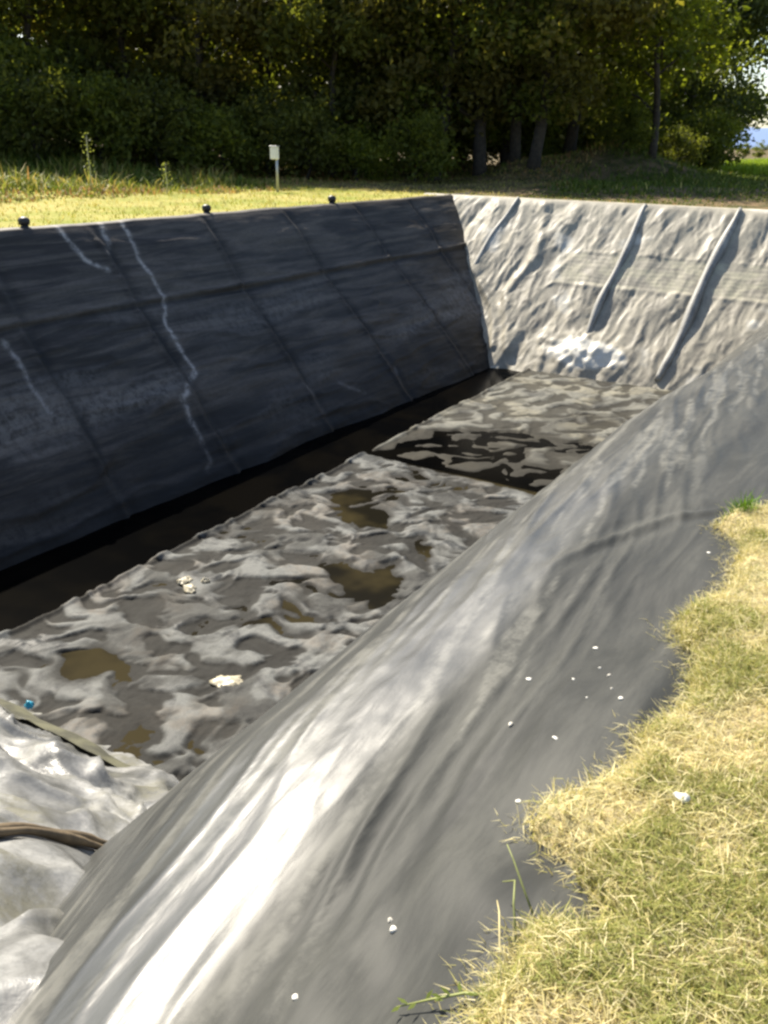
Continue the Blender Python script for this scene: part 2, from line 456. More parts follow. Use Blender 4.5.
for (gx, gy, gr) in [(-8.1, 6.2, .42), (-6.2, 10.0, .45), (-7.6, 12.2, .35), (-8.4, 12.8, .3)]:
    Z -= .13*np.exp(-((X-gx)**2+(Y-gy)**2*.6)/gr**2)
XH = -9.48+.03*np.sin(Y*1.1); Z += .05*np.exp(-((X-XH)/.05)**2)-.3*sstep(XH-.06, XH-.2, X)
WL = ZB-.095
Z += WL+.022-np.quantile(Z[(X > -9.3)], .36)
overlay = np.maximum.reduce([sstep(WL+.06, WL+.0, Z)*.9, cre*.93, .62*sstep(.53, .68, .5+fbm(X*.75, Y*.75, 115, 4))])  # wet by the waterline; darker in creases and scattered patches
nfloor_xyz = (X, Yc, Z)
nfloor = grid('liner_sheet', X, Yc, Z, M['floor'], attrs={'stain_or_shading': stain_floor(X, Y, 111), 'overlay': overlay})
tag(nfloor, 'crumpled grey mud-stained sheet on the pit floor, nearer and raised one', 'plastic sheet')
X, Y = np.meshgrid(np.arange(-9.75, -4.9, .028), np.arange(15.1, 24.6, .032), indexing='ij')
h_, cre = crumple(X*.9, Y*.7, 131, False); Z = ZB-.02+h_*.8
Z += WL+.03-np.quantile(Z[(X > -9.3)], .12)
Z -= .07*(1-sstep(15.6, 18.0, Y+.9*fbm(X*.8, Y*.8, 135, 2)))
Z = np.where(Y > 21.3, Z*1, Z); fl = sstep(21.0, 23.0, Y); Z = Z*(1-.6*fl)+(ZB+.02)*.6*fl
Z -= .3*sstep(15.35, 15.1, Y); XH = -9.52; Z += .04*np.exp(-((X-XH)/.05)**2)-.3*sstep(XH-.06, XH-.2, X)
for (x0, y0, x1, y1) in [(-8.7, 17.3, -5.9, 18.1), (-8.9, 16.2, -7.0, 16.9)]:
    q = polydist(X, Y, [(x0, y0), ((x0+x1)/2, (y0+y1)/2+.25), (x1, y1)]); Z -= .05*np.exp(-((q-.2)/.25)**2)
overlay = np.maximum.reduce([sstep(WL+.07, WL+.02, Z)*.9, cre*.8, .5*sstep(.58, .75, .5+fbm(X*.55, Y*.55, 145, 4))])  # damp near water level, creases and random patches darkened
M['floor_far'] = liner_mat('dried_mud_liner', (.06, .060, .055), (.18, .176, .15), .35, .6, (1, 1, 1), 1.4, (.6, .8), spec=.14, bscale=14, bstr=.3, stain_or_shading=(.24, .22, .16), overlay=(.014, .012, .008), overlay_rough=.8)
ffloor = grid('liner_sheet', X, Y, Z, M['floor_far'], attrs={'stain_or_shading': stain_floor(X, Y, 141), 'overlay': overlay})
tag(ffloor, 'flatter grey sheet half under dark water at far end of the pit floor', 'plastic sheet')
# water in the low spots; the left channel sheet stands in for shade
m, nt, b = new_mat('murky_water')
c = mixc(nt, ramp(nt, noise_node(nt, coords(nt), .8, 3, .5), .4, .6), (.008, .007, .0045), (.030, .024, .011))
nt.links.new(c, b.inputs['Base Color']); b.inputs['Roughness'].default_value = .2; b.inputs['IOR'].default_value = 1.16; b.inputs['Specular IOR Level'].default_value = .06
bump(nt, b, noise_node(nt, coords(nt), 6, 2, .5), .04, .01)
M['water'] = m
m2 = m.copy(); m2.name = 'black_water_or_shade'; M['black_water_or_shade'] = m2
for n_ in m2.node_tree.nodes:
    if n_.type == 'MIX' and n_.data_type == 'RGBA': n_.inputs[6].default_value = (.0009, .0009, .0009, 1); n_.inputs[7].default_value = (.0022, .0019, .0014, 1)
def pool_or_shade(x0, x1, y0, y1, mat, nx=10, ny=30):
    X, Y = np.meshgrid(np.linspace(x0, x1, nx), np.linspace(y0, y1, ny), indexing='ij')
    tag(grid('water', X, Y, np.full_like(X, WL), mat), kind='structure')
pool_or_shade(-9.5, -4.8, 4.4, 15.05, M['water']); pool_or_shade(-12.6, -9.5, 4.4, 24.8, M['black_water_or_shade']); pool_or_shade(-9.5, -4.8, 15.05, 24.8, M['black_water_or_shade'])  # second sheet is added: black, standing in for shaded wet liner

# pale scraps lying on the floor
M['scrap'] = flat_mat('cream_plastic', (.38, .34, .24), .45, .15)
def scrap(x, y, z, sx, sy, seed, label):
    u, v = np.meshgrid(np.linspace(-1, 1, 14), np.linspace(-1, 1, 14), indexing='ij')
    r = 1+.3*fbm(u*1.5, v*1.5, seed, 2)
    k = np.maximum(np.abs(u), np.abs(v)); l = np.hypot(u, v)+1e-6
    xx = u*k/l*r*sx; yy = v*k/l*r*sy
    zz = .05*(1-k**2)+.05*fbm(u*1.6, v*1.6, seed+1, 3)+.01
    V = np.stack([xx, yy, zz], -1).reshape(-1, 3); F = grid_faces(14, 14)
    o = mesh_np('plastic_scrap', V, F, M['scrap']); o.location = (x, y, z); o.rotation_euler[2] = seed*1.3
    md = o.modifiers.new('thickness', 'SOLIDIFY'); md.thickness = .006
    tag(o, label, 'plastic scrap', 'pale scraps on the pit floor')
_fX, _fY, _fZ = nfloor_xyz
def fz(x, y):
    i = int(np.argmin(np.abs(_fX[:, 0]-x))); j = int(np.argmin(np.abs(_fY[0]-y)))
    return max(WL, float(_fZ[max(0, i-4):i+5, max(0, j-4):j+5].mean()))
scrap(-8.58, 8.48, fz(-8.58, 8.48), .13, .10, 1, 'cream scrap on the crumpled floor sheet near the dark slope, upper left one of three')
scrap(-8.35, 8.33, fz(-8.35, 8.33), .15, .09, 2, 'cream scrap on the crumpled floor sheet, lower right one of three')
scrap(-8.30, 8.62, fz(-8.30, 8.62), .07, .06, 3, 'smallest cream scrap on the crumpled floor sheet, of three near dark slope')
scrap(-6.28, 6.80, fz(-6.28, 6.80), .15, .20, 4, 'largest cream scrap, on the near floor sheet beside the bright foreground slope')
scrap(-7.75, 5.05, ZB+.06, .06, .05, 5, 'tiny blue scrap on muddy hem at the foot of the pale near slope')
bpy.data.objects[-1] if False else None
for o in bpy.data.objects:
    if o.get('label', '').startswith('tiny blue'):
        o.data.materials.clear(); o.data.materials.append(flat_mat('blue_plastic', (.03, .35, .5), .4, .1))

# brown strap across the near slope
M['strap'] = flat_mat('brown_strap', (.12, .088, .05), .7, .4, 7)
mb = MB()
SP = np.array([(-2.55, .1), (-2.80, .9), (-2.95, 1.75), (-3.01, 2.25), (-3.03, 2.55), (-3.02, 2.85)])
for k in range(2):
    pts = []; rad = []
    for t in np.linspace(0, 1, 60):
        x = np.interp(t*5, np.arange(6), SP[:, 0])+(k-.5)*.06+.012*math.sin(t*21+k*2); ss = np.interp(t*5, np.arange(6), SP[:, 1])
        pts.append(near_pt(x, ss, float(near_d(x, ss))+.03+.008*math.sin(t*11+k*1.5))); rad.append(.024+.006*math.sin(t*19+k*2))
    mb.tube(pts, rad, 8)
strap = mb.build('strap', M['strap'])
tag(strap, 'muddy brown bunched strap lying on the pale crumpled near slope', 'strap')

# ------------------------------------------------------------------ ground
EDGE = [(-.46, -1.5), (-.46, .9), (-.45, 1.10), (-.485, 1.25), (-.47, 1.42), (-.30, 1.50), (-.42, 1.64), (-.63, 1.80), (-.50, 1.95), (-.44, 2.05), (-.46, 2.25), (-.38, 2.48),
        (-.40, 2.80), (-.56, 3.05), (-.43, 3.40), (-.47, 3.90), (-.62, 4.15), (-.42, 4.40), (-.33, 4.9), (-.30, 8), (-.28, 30)]
_ey = np.array([e[1] for e in EDGE]); _ex = np.array([e[0] for e in EDGE])
def edge_x(y): return np.interp(y, _ey, _ex)+.02*perlin(np.asarray(y)*7, np.asarray(y)*0+.5, 201)

def ground_z(x, y):
    x = np.asarray(x, float); y = np.asarray(y, float)
    z = .0+.025*fbm(x*.8, y*.8, 211, 3)
    far = sstep(-17, -24, x)*1.0
    z = z+far*.35*fbm(x*.08, y*.08, 212, 3)
    z = z+1.7*sstep(-27, -44, x)*sstep(60, 20, y)+2.5*sstep(-44, -80, x)          # bank under the wood
    z = z+1.5*np.exp(-(((x+14)/3.5)**2+((y-44)/3.0)**2))+.8*np.exp(-(((x+16.5)/2.2)**2+((y-40)/2.2)**2))+.6*np.exp(-(((x+24)/7)**2+((y-46)/5)**2))
    z = z+.25*sstep(60, 120, y)
    z = z+.35*sstep(29.5, 36, y)*np.exp(-((x+4)/12)**2)*sstep(80, 50, y)
    e = edge_x(y)
    nearz = right_z(np.clip(x, -6, -.02), np.clip(y, -1.2, 29.4))
    t = sstep(e-.02, e+.09, x)
    near_ok = (x > -2) & (y < 29) & (y > -1.3)
    z = np.where(near_ok, np.where(x < .3, (nearz-.05)*(1-t)+t*(z+.02), z), z)
    pit = (x > XL-.06) & (x < -.75) & (y > YN-.06) & (y < YF+.06)
    z = np.where(pit, -8.0, z)
    return z
def lines(lo, hi, dense, extra):
    a = list(np.arange(dense[0], dense[1], dense[2]))
    st = dense[2]; v = dense[0]
    while v > lo: st = min(st*1.13, 60); v -= st; a.append(v)
    st = dense[2]; v = dense[1]
    while v < hi: st = min(st*1.13, 60); v += st; a.append(v)
    return np.unique(np.round(a+extra, 4))
gx = lines(-900, 900, (-.8, 2.6, .035), [XL-.12, XL-.05, XL-.5, -.78, -.72]+list(np.arange(-46, XL-.6, .8)))
gy = lines(-60, 2400, (.2, 5.4, .045), [YN-.12, YN-.05, YF+.12, YF+.05]+list(np.arange(YF+.6, 62, .8)))
X, Y = np.meshgrid(gx, gy, indexing='ij'); Zg = ground_z(X, Y)
m, nt, b = new_mat('turf_soil')
pos = nt.nodes.new('ShaderNodeNewGeometry').outputs['Position']
co = coords(nt)
c = mixc(nt, ramp(nt, noise_node(nt, co, 3.5, 6, .65), .38, .62), (.34, .27, .13), (.13, .14, .04))
c = mixc(nt, ramp(nt, noise_node(nt, co, 60, 4, .7), .35, .65), c, (.42, .35, .2))
farc = mixc(nt, ramp(nt, noise_node(nt, co, .45, 6, .6), .35, .65), (.20, .22, .035), (.36, .31, .10))
sep = nt.nodes.new('ShaderNodeSeparateXYZ'); nt.links.new(pos, sep.inputs[0])
fx = ramp(nt, sep.outputs[0], -3, -8)
fy = ramp(nt, sep.outputs[1], 20, 29)
fm = mathn(nt, 'MAXIMUM', fx, fy)
c = mixc(nt, fm, c, farc)
wood = mixc(nt, ramp(nt, noise_node(nt, co, 1.2, 5, .6), .35, .65), (.055, .055, .018), (.17, .115, .06))
wx = ramp(nt, sep.outputs[0], -25, -30); wy = ramp(nt, sep.outputs[1], 28.4, 30)
wy2 = mathn(nt, 'MULTIPLY', wy, ramp(nt, sep.outputs[0], 3, -1))
c = mixc(nt, mathn(nt, 'MAXIMUM', wx, wy2), c, wood)
nt.links.new(c, b.inputs['Base Color']); b.inputs['Roughness'].default_value = .95; b.inputs['Specular IOR Level'].default_value = .15
bump(nt, b, noise_node(nt, co, 40, 6, .7), .6, .03)
M['ground'] = m
tag(grid('ground', X, Y, Zg, M['ground']), kind='structure')

# far hills, the blue of distance haze put into their colour
m, nt, b = new_mat('hazed_hill')
nt.links.new(mixc(nt, noise_node(nt, coords(nt), .01, 5, .6), (.10, .16, .30), (.13, .20, .36)), b.inputs['Base Color']); b.inputs['Roughness'].default_value = 1
u = np.linspace(-1, 1, 120); v = np.linspace(0, 1, 12)
U, Vv = np.meshgrid(u, v, indexing='ij')
X = U*1900-200; Y = 1500+Vv*500; Z = np.sin(Vv*math.pi*.5)*(52+26*fbm(U*6, Vv*0, 221, 4))-2
tag(grid('hills', X, Y, Z, m, flip=False), kind='structure')

# ------------------------------------------------------------------ blades
def blades(name, P, length, width, lean, colr, mat, label=None, bend=.5):
    """P: (n,3) roots; every blade: two tapering quads that arch over"""
    n = len(P); a = rng.uniform(0, 2*np.pi, n)
    dx = np.cos(a); dy = np.sin(a)
    side = a+np.pi/2+rng.normal(0, .5, n); sx = np.cos(side)*width/2; sy = np.sin(side)*width/2
    th1 = lean; th2 = lean+bend*rng.uniform(.3, 1.3, n)
    h1 = length*.55; h2 = length*.45
    m1 = P+np.stack([dx*np.sin(th1)*h1, dy*np.sin(th1)*h1, np.cos(th1)*h1], -1)
    m2 = m1+np.stack([dx*np.sin(th2)*h2, dy*np.sin(th2)*h2, np.cos(th2)*h2], -1)
    w = np.stack([sx, sy, np.zeros(n)], -1)
    V = np.stack([P-w, P+w, m1+w*.8, m1-w*.8, m2+w*.12, m2-w*.12], 1).reshape(-1, 3)
    i = np.arange(n)[:, None]*6
    F = np.concatenate([i+np.array([0, 1, 2, 3]), i+np.array([3, 2, 4, 5])], 0)
    C = np.repeat(colr, 6, 0)
    return mesh_np(name, V, F, mat, col=C, smooth=False)
M['blade'] = leaf_mat('grass_blade', .35, (1.15, 1.1, .7), .6)
GREEN = np.array([.20, .235, .06]); STRAW = np.array([.53, .46, .21]); OLIVE = np.array([.38, .355, .12]); PALE = np.array([.76, .69, .42])

def near_grass(n, lying):
    y = rng.uniform(.45, 6.2, n); w = rng.uniform(0, 1, n)
    x = edge_x(y)-.02+w**1.15*(.6+y*.55)
    x += rng.normal(0, .015, n)
    g = fbm(x*1.7, y*1.7, 231, 3)*1.3+.5*fbm(x*7, y*7, 233, 2)
    e = x-edge_x(y)
    pg = sstep(-.20, .20, g+.10*sstep(.25, .6, e)*1.0-.05)
    isg = rng.uniform(0, 1, n) < (pg*.85+.04)*(.75 if lying else 1)
    base = np.where(isg[:, None], GREEN+(OLIVE-GREEN)*rng.uniform(0, 1, n)[:, None]**.8, STRAW+(PALE-STRAW)*rng.uniform(-.3, 1, n)[:, None])
    base *= rng.uniform(.7, 1.25, n)[:, None]
    z = ground_z(x, y)-.004
    keep = rng.uniform(0, 1, n) < (.35+.65*(sstep(-.35, .1, g)))
    return np.stack([x, y, z], -1)[keep], base[keep], g[keep], isg[keep], e[keep]
P1, C1, g1, ig1, e1 = near_grass(150000, False)
n = len(P1)
ln = rng.uniform(.018, .050, n)*(1+.7*sstep(0, .5, g1))
obj_grass = blades('grass', P1, ln, rng.uniform(.0018, .0036, n), rng.uniform(.15, 1.1, n), C1, M['blade'], bend=.7)
tag(obj_grass, 'short dry grass with green clumps along the bank in the foreground', 'grass', kind='stuff')
P2, C2, g2, ig2, e2 = near_grass(110000, True)
n = len(P2); P2[:, 2] += rng.uniform(.003, .03, n)
o = blades('dry_thatch', P2, rng.uniform(.02, .075, n), rng.uniform(.0015, .0032, n), rng.uniform(1.15, 1.6, n), C2, M['blade'], bend=.25)
tag(o, 'straw coloured mown clippings lying over the grass on the near bank', 'dry grass', kind='stuff')
# overhanging straws at the ragged turf edge
n = 9000; y = rng.uniform(.6, 5.2, n); x = edge_x(y)+rng.normal(.0, .03, n)
P3 = np.stack([x, y, ground_z(x, y)+rng.uniform(.0, .03, n)], -1)
C3 = (STRAW+(PALE-STRAW)*rng.uniform(-.4, 1, n)[:, None])*rng.uniform(.6, 1.2, n)[:, None]
k = rng.uniform(0, 1, n) < .25; C3[k] = OLIVE*rng.uniform(.6, 1.2, k.sum())[:, None]
o = blades('edge_grass', P3, rng.uniform(.03, .085, n), rng.uniform(.002, .004, n), rng.uniform(.5, 1.5, n), C3, M['blade'], bend=.9)
tag(o, 'ragged straw fringe hanging over the edge of the dark liner', 'dry grass', kind='stuff')

# far verge: low lit grass, then weeds in front of the wood
def far_pts(n, f):
    P = []
    x = rng.uniform(-46, 30, n); y = rng.uniform(2, 64, n)
    k = f(x, y); x = x[k]; y = y[k]
    return np.stack([x, y, ground_z(x, y)-.01], -1)
def out_pit(x, y): return ~((x > XL-.25) & (y < YF+.28))
def left_wood(x, y): return -27-.0*y+1.2*fbm(y*.2, y*0, 241, 3)
P = far_pts(190000, lambda x, y: out_pit(x, y) & (x < -14) & (x > -30) & (y < 46) & (y > 2))
P = np.concatenate([P, far_pts(150000, lambda x, y: out_pit(x, y) & (y > YF) & (y < 30.6+1.2*fbm(x*.4, y*0, 247, 2)) & (x > -30) & (x < -11))])
n = len(P); t = fbm(P[:, 0]*.35, P[:, 1]*.35, 242, 3)
cc = np.where((rng.uniform(0, 1, n) < .5+.9*t)[:, None], np.array([.30, .30, .05]), np.array([.50, .42, .16]))*rng.uniform(.7, 1.2, n)[:, None]
o = blades('verge_grass', P, rng.uniform(.04, .13, n), rng.uniform(.012, .03, n), rng.uniform(.1, .9, n), cc, M['blade'])
tag(o, 'low sunlit yellow green grass beyond the far rims of the pit', 'grass', kind='stuff')
def weedmask(x, y):
    dl = (-x-20.3)+1.6*fbm(x*.25, y*.25, 243, 3); df = (y-28.9)-6*sstep(-12, -15, x)+.8*fbm(x*.3, y*.3, 244, 3)
    return np.where(x < -14.5, np.where(y < 30, dl, np.maximum(dl, df-1.5)), df)
P = far_pts(420000, lambda x, y: out_pit(x, y) & (weedmask(x, y) > 0) & (y > 4) & (x < 10) & (x > -42) & (y < 52)
            & (rng.uniform(0, 1, x.shape) < .25+.75*sstep(-.15, .25, fbm(x*.4, y*.4, 245, 3))))
n = len(P); wm = weedmask(P[:, 0], P[:, 1]); t = fbm(P[:, 0]*.3+9, P[:, 1]*.3, 246, 3)
hgt = (.18+.60*sstep(0, 5, wm))*(1-.6*sstep(-9, -5, P[:, 0]+.235*(P[:, 1]-40)*0))*(1+.9*t)*rng.uniform(.5, 1.4, n)
pal = np.array([[.10, .14, .025], [.21, .24, .045], [.38, .32, .11], [.30, .18, .08]])
pi = np.clip(((rng.uniform(0, 1, n)*.8+.5*(t+.2)-.02*wm)*3.2), 0, 3).astype(int)
pi = np.where((wm < 2.2) & (rng.uniform(0, 1, n) < .35), 3, pi)
hgt *= np.where(P[:, 1] > 29, .42, 1)
pi = np.where((P[:, 1] > 29) & (rng.uniform(0, 1, n) < .4) & (P[:, 0] < -13), 3, pi)
pi = np.where((P[:, 1] > 29) & (P[:, 0] > -14) & (rng.uniform(0, 1, n) < .75), 0, pi)
cc = pal[pi]*rng.uniform(.6, 1.3, n)[:, None]
o = blades('tall_weeds', P, hgt*.8, rng.uniform(.02, .07, n), rng.uniform(.1, .9, n), cc, M['blade'], bend=.9)
tag(o, 'tall mixed weeds and dry grasses growing along the foot of the wood', 'weeds', kind='stuff')
# bright crop beyond the end of the wood
x = rng.uniform(-20, 6, 90000); y = rng.uniform(60, 150, 90000); k = (x > -.235*y+1.5-.02*(y-60))
P = np.stack([x[k], y[k], ground_z(x[k], y[k])], -1); n = len(P)
o = blades('field_crop', P, rng.uniform(.35, .8, n), rng.uniform(.04, .10, n), rng.uniform(.05, .6, n), np.array([.26, .36, .03])*rng.uniform(.7, 1.25, n)[:, None], M['blade'])
tag(o, 'bright green crop in the field beyond the wood at the right edge', 'crop', kind='stuff')

# ------------------------------------------------------------------ trees
M['leaf'] = leaf_mat('tree_leaf', .55, (1.6, 1.65, .55), .45)
M['bark'] = flat_mat('bark', (.038, .030, .022), .9, .45, 6, bstr=.6)
def tree_meshes(seed, h, base, rad, nclump, nleaf, lsize, cols, trunk_r=.22, lean=0.):
    r = np.random.default_rng(seed); mb = MB()
    top = np.array([lean*h, r.normal(0, .04)*h, h*.82])
    tp = [(0, 0, -.3)]; tr = [trunk_r*1.25]
    for t in np.linspace(.06, 1, 10):
        tp.append(tuple(np.array([0, 0, 0])+top*t+np.array([r.normal(0, .10), r.normal(0, .10), 0])*min(1, t*3))); tr.append(trunk_r*(1-.85*t)+.015)
    mb.tube(tp, tr, 9)
    cl = []
    nl = 15
    for i in range(nl):
        t = r.uniform(.18, .95); p0 = top*t; a = r.uniform(0, 2*np.pi)
        zc = base+(h-base)*np.clip((t-.1)*1.1, 0, 1)
        k = math.sin(math.pi*min(1, max(.12, (zc-base)/(h-base)*.75+.2)))
        R = rad*r.uniform(.55, 1.0)*max(.4, k)
        p1 = p0+np.array([math.cos(a)*R, math.sin(a)*R, R*r.uniform(.1, .6)])
        mid = (p0+p1)/2+np.array([0, 0, .12*R])
        rr = trunk_r*(1-.8*t)*.5
        mb.tube([tuple(p0), tuple(mid), tuple(p1)], [rr, rr*.65, .015], 6)
        for q in (.55, .8, 1.0): cl.append(p0+(p1-p0)*q+r.normal(0, .25, 3))
        for j in range(3):
            a2 = a+r.normal(0, .8); pe = mid+(p1-mid)*.4+np.array([math.cos(a2), math.sin(a2), r.uniform(-.5, .5)])*R*.45
            mb.tube([tuple(mid), tuple(pe)], [rr*.5, .01], 5); cl.append(pe)
    while len(cl) < nclump:
        v = r.normal(0, 1, 3); v /= np.linalg.norm(v); q = r.uniform(.35, 1)**.5
        zc = base+(h-base)*(.5+.5*v[2]*q)
        wz = math.sin(math.pi*np.clip((zc-base)/(h-base)*.8+.14, .05, 1))
        cl.append(np.array([v[0]*q*rad*(.35+.75*wz)+lean*zc, v[1]*q*rad*(.35+.75*wz), zc]))
    cl = np.array(cl); m_ = len(cl)
    ci = r.integers(0, m_, nleaf); cs = r.uniform(.28, .75, m_)*(rad/4)**.5
    off = r.normal(0, 1, (nleaf, 3))*cs[ci][:, None]*np.array([1, 1, .7])
    P = cl[ci]+off; P[:, 2] = np.maximum(P[:, 2], base*.35+.1)
    s = lsize*r.uniform(.6, 1.4, nleaf)
    nrm = r.normal(0, 1, (nleaf, 3)); nrm[:, 2] += .5; nrm /= np.linalg.norm(nrm, axis=1)[:, None]
    u = np.cross(nrm, r.normal(0, 1, (nleaf, 3))); u /= np.linalg.norm(u, axis=1)[:, None]; v = np.cross(nrm, u)
    a_ = s[:, None]; 
    V = np.stack([P-u*a_*.6, P+v*a_*.33+nrm*a_*.08, P+u*a_*.6, P-v*a_*.33+nrm*a_*.08], 1).reshape(-1, 3)
    F = np.arange(nleaf*4).reshape(-1, 4)
    cm = r.uniform(0, 1, m_)[ci]
    c0, c1 = np.array(cols[0]), np.array(cols[1])
    C = (c0+(c1-c0)*np.clip(cm*.8+r.uniform(0, .35, nleaf), 0, 1)[:, None])*r.uniform(.75, 1.25, nleaf)[:, None]
    return mb, V, F, np.repeat(C, 4, 0)
def make_tree(name, *a, **k):
    mb, V, F, C = tree_meshes(*a, **k)
    root = empty(name)
    mb.build('trunk' if name == 'tree' else 'stem', M['bark'], root)
    mesh_np('crown' if name == 'tree' else 'foliage', V, F, M['leaf'], root, col=C, smooth=False)
    return root
DK = [(.062, .080, .020), (.165, .18, .036)]
DK2 = [(.058, .070, .022), (.15, .155, .04)]
YG = [(.070, .092, .016), (.165, .18, .030)]
GY = [(.04, .055, .022), (.085, .10, .045)]
BR = [(.068, .064, .022), (.165, .145, .04)]
protos = [make_tree('tree', 11, 12.5, 2.6, 4.6, 110, 12000, .25, DK, .24, .03),
          make_tree('tree', 12, 11.5, 1.9, 4.2, 110, 12000, .24, DK2, .20, -.04),
          make_tree('tree', 13, 13.5, 3.0, 4.8, 120, 12500, .26, BR, .30, .05),
          make_tree('tree', 14, 11, 1.4, 3.6, 100, 11000, .23, YG, .17, .02),
          make_tree('tree', 15, 14, 5.2, 5.6, 150, 16000, .26, GY, .34, .0)]
protos.append(make_tree('tree', 16, 14, 4.0, 4.2, 110, 11000, .25, DK, .30, .035))
shrubs = [make_tree('shrub', 21, 2.6, .25, 1.5, 50, 3600, .15, DK, .05),
          make_tree('shrub', 22, 1.9, .15, 1.3, 45, 3000, .14, YG, .04),
          make_tree('shrub', 23, 3.4, .3, 1.7, 60, 4200, .16, DK2, .06)]
used = set()
def place(proto, x, y, rz, s, label, cat, group):
    if proto.name in used:
        o = proto.copy(); COL.objects.link(o)
        for ch in proto.children:
            c = ch.copy(); COL.objects.link(c); c.parent = o
    else:
        o = proto; used.add(proto.name)
    o.location = (x, y, float(ground_z(x, y))); o.rotation_euler = (0, 0, rz); o.scale = (s, s, s*random.uniform(.92, 1.08))
    tag(o, label, cat, group); return o

# camera axes for turning a bearing and a distance into a place on the ground
YAW = math.radians(30.993)
def bear(px, dist):
    t = math.atan((px-384)/941)
    a = YAW-t
    return -math.sin(a)*dist, math.cos(a)*dist
FRONT = [  # px, distance, prototype, scale, label
    (-60, 44, 1, 1.0, 'dark tree at the left end of the wood, mostly cut off by the frame'),
    (35, 45, 0, 1.0, 'dark leafy tree at far left above the weedy bank'),
    (120, 46, 1, 1.1, 'dark tree in the wood behind the thin pale weed stalk'),
    (190, 45, 2, 1.0, 'brownish dark tree between the pale weed stalk and the white marker post'),
    (262, 46, 0, 1.05, 'dark tree rising directly behind the white marker post'),
    (325, 44, 1, 1.0, 'dark tree just right of the white marker post'),
    (348, 46, 1, .92, 'dark tree in the wood above the middle of the dark side slope'),
    (428, 43, 2, .95, 'brown tinged tree above the far end of the dark side slope'),
    (470, 45, 3, .95, 'slim yellow green tree over the dark far corner of the pit'),
    (474, 43, 5, 1.0, 'dark tree with a bare thin trunk, first right of the dark slope corner'),
    (508, 44, 5, .9, 'dark tree with a bare trunk just left of the leaning trunk'),
    (562, 47, 5, 1.0, 'dark tree with a bare trunk just right of the leaning trunk'),
    (606, 57, 5, 1.0, 'dark tree with a bare trunk above the grassy mound'),
    (498, 50, 0, .95, 'dark tree with a slim upright trunk behind the far corner of the pit'),
    (527, 42, 2, .92, 'tree with a dark leaning trunk behind the left part of the pale end slope'),
    (588, 64, 0, .95, 'dark broad tree above the grassy mound behind the pale end slope'),
    (645, 45, 3, 1.0, 'tall bright yellow green tree behind the right half of the pale end slope'),
    (680, 62, 4, 1.0, 'large grey green tree at the right end of the wood, beside the field')]
for i, (px, dd, k, s, lab) in enumerate(FRONT):
    dd = dd+1.5 if px < 300 else dd; x, y = bear(px, dd); place(protos[k], x, y, i*1.7, s, lab, 'tree', 'trees along the front of the wood')
backs = [(-120, 50), (-20, 53), (70, 55), (150, 54), (225, 56), (300, 54), (365, 54), (410, 52), (455, 56), (520, 60), (560, 64), (620, 66), (675, 72),
         (10, 64), (110, 66), (200, 66), (290, 65), (345, 66), (440, 68), (500, 72), (590, 76), (650, 82), (-60, 76), (30, 78), (75, 74), (145, 78), (185, 76), (240, 78), (265, 74), (320, 80), (385, 78), (415, 82), (475, 82), (530, 84), (560, 90), (620, 92)]
for i, (px, dd) in enumerate(backs):
    x, y = bear(px, dd)
    place(protos[(0, 1, 2)[i % 3]], x, y, i*2.3+.5, 1.08+.1*random.random(), 'dark tree deep in the wood, half hidden behind the front row of trees', 'tree', 'trees deep in the wood')
SH = [(-40, 40, 0, 1.2, 'dark bushy shrub on the bank at the left edge of the photo'), (30, 41, 2, 1.1, 'tall dark shrub at the wood edge, far left'),
      (95, 42, 0, 1.3, 'dark shrub behind the thin pale weed stalk'), (150, 42, 2, 1.1, 'dark shrub midway between pale weed stalk and marker post'),
      (215, 41, 0, 1.2, 'rounded dark shrub left of the white marker post'), (300, 41, 2, 1.0, 'dark shrub right of the white marker post'),
      (262, 43, 2, 1.15, 'dark shrub directly behind the white marker post'),
      (350, 40, 1, 1.0, 'yellow green shrub above the third black stake'), (410, 40, 0, 1.0, 'dark shrub over the far part of the shaded slope'),
      (640, 55, 1, 1.5, 'bright yellow green shrub under the tall yellow green tree'), (690, 58, 2, 1.2, 'dark shrub under the large grey green tree'),
      (615, 45, 0, .75, 'low dark shrub on the mound behind the pale end slope'), (670, 48, 2, .6, 'low dark shrub behind the right part of the pale end slope')]
for i, (px, dd, k, s, lab) in enumerate(SH):
    x, y = bear(px, dd); place(shrubs[k], x, y, i*2.1, s, lab, 'shrub', 'shrubs at the foot of the wood')
for i in range(26):
    x, y = bear(-80+i*31, 50+3*math.sin(i*2.2)+(max(0, i-16))*.9)
    place(shrubs[(2, 0)[i % 2]], x, y, i*1.9, 1.35, 'dark undergrowth shrub between the trunks inside the wood', 'shrub', 'undergrowth shrubs inside the wood')
for i, px in enumerate((735, 752, 768, 790, 815)):
    x, y = bear(px, 175+6*i); place(protos[(3, 0)[i % 2]], x, y, i*1.1, .3, 'small distant hedgerow tree at the far end of the bright field', 'tree', 'hedgerow trees beyond the field')

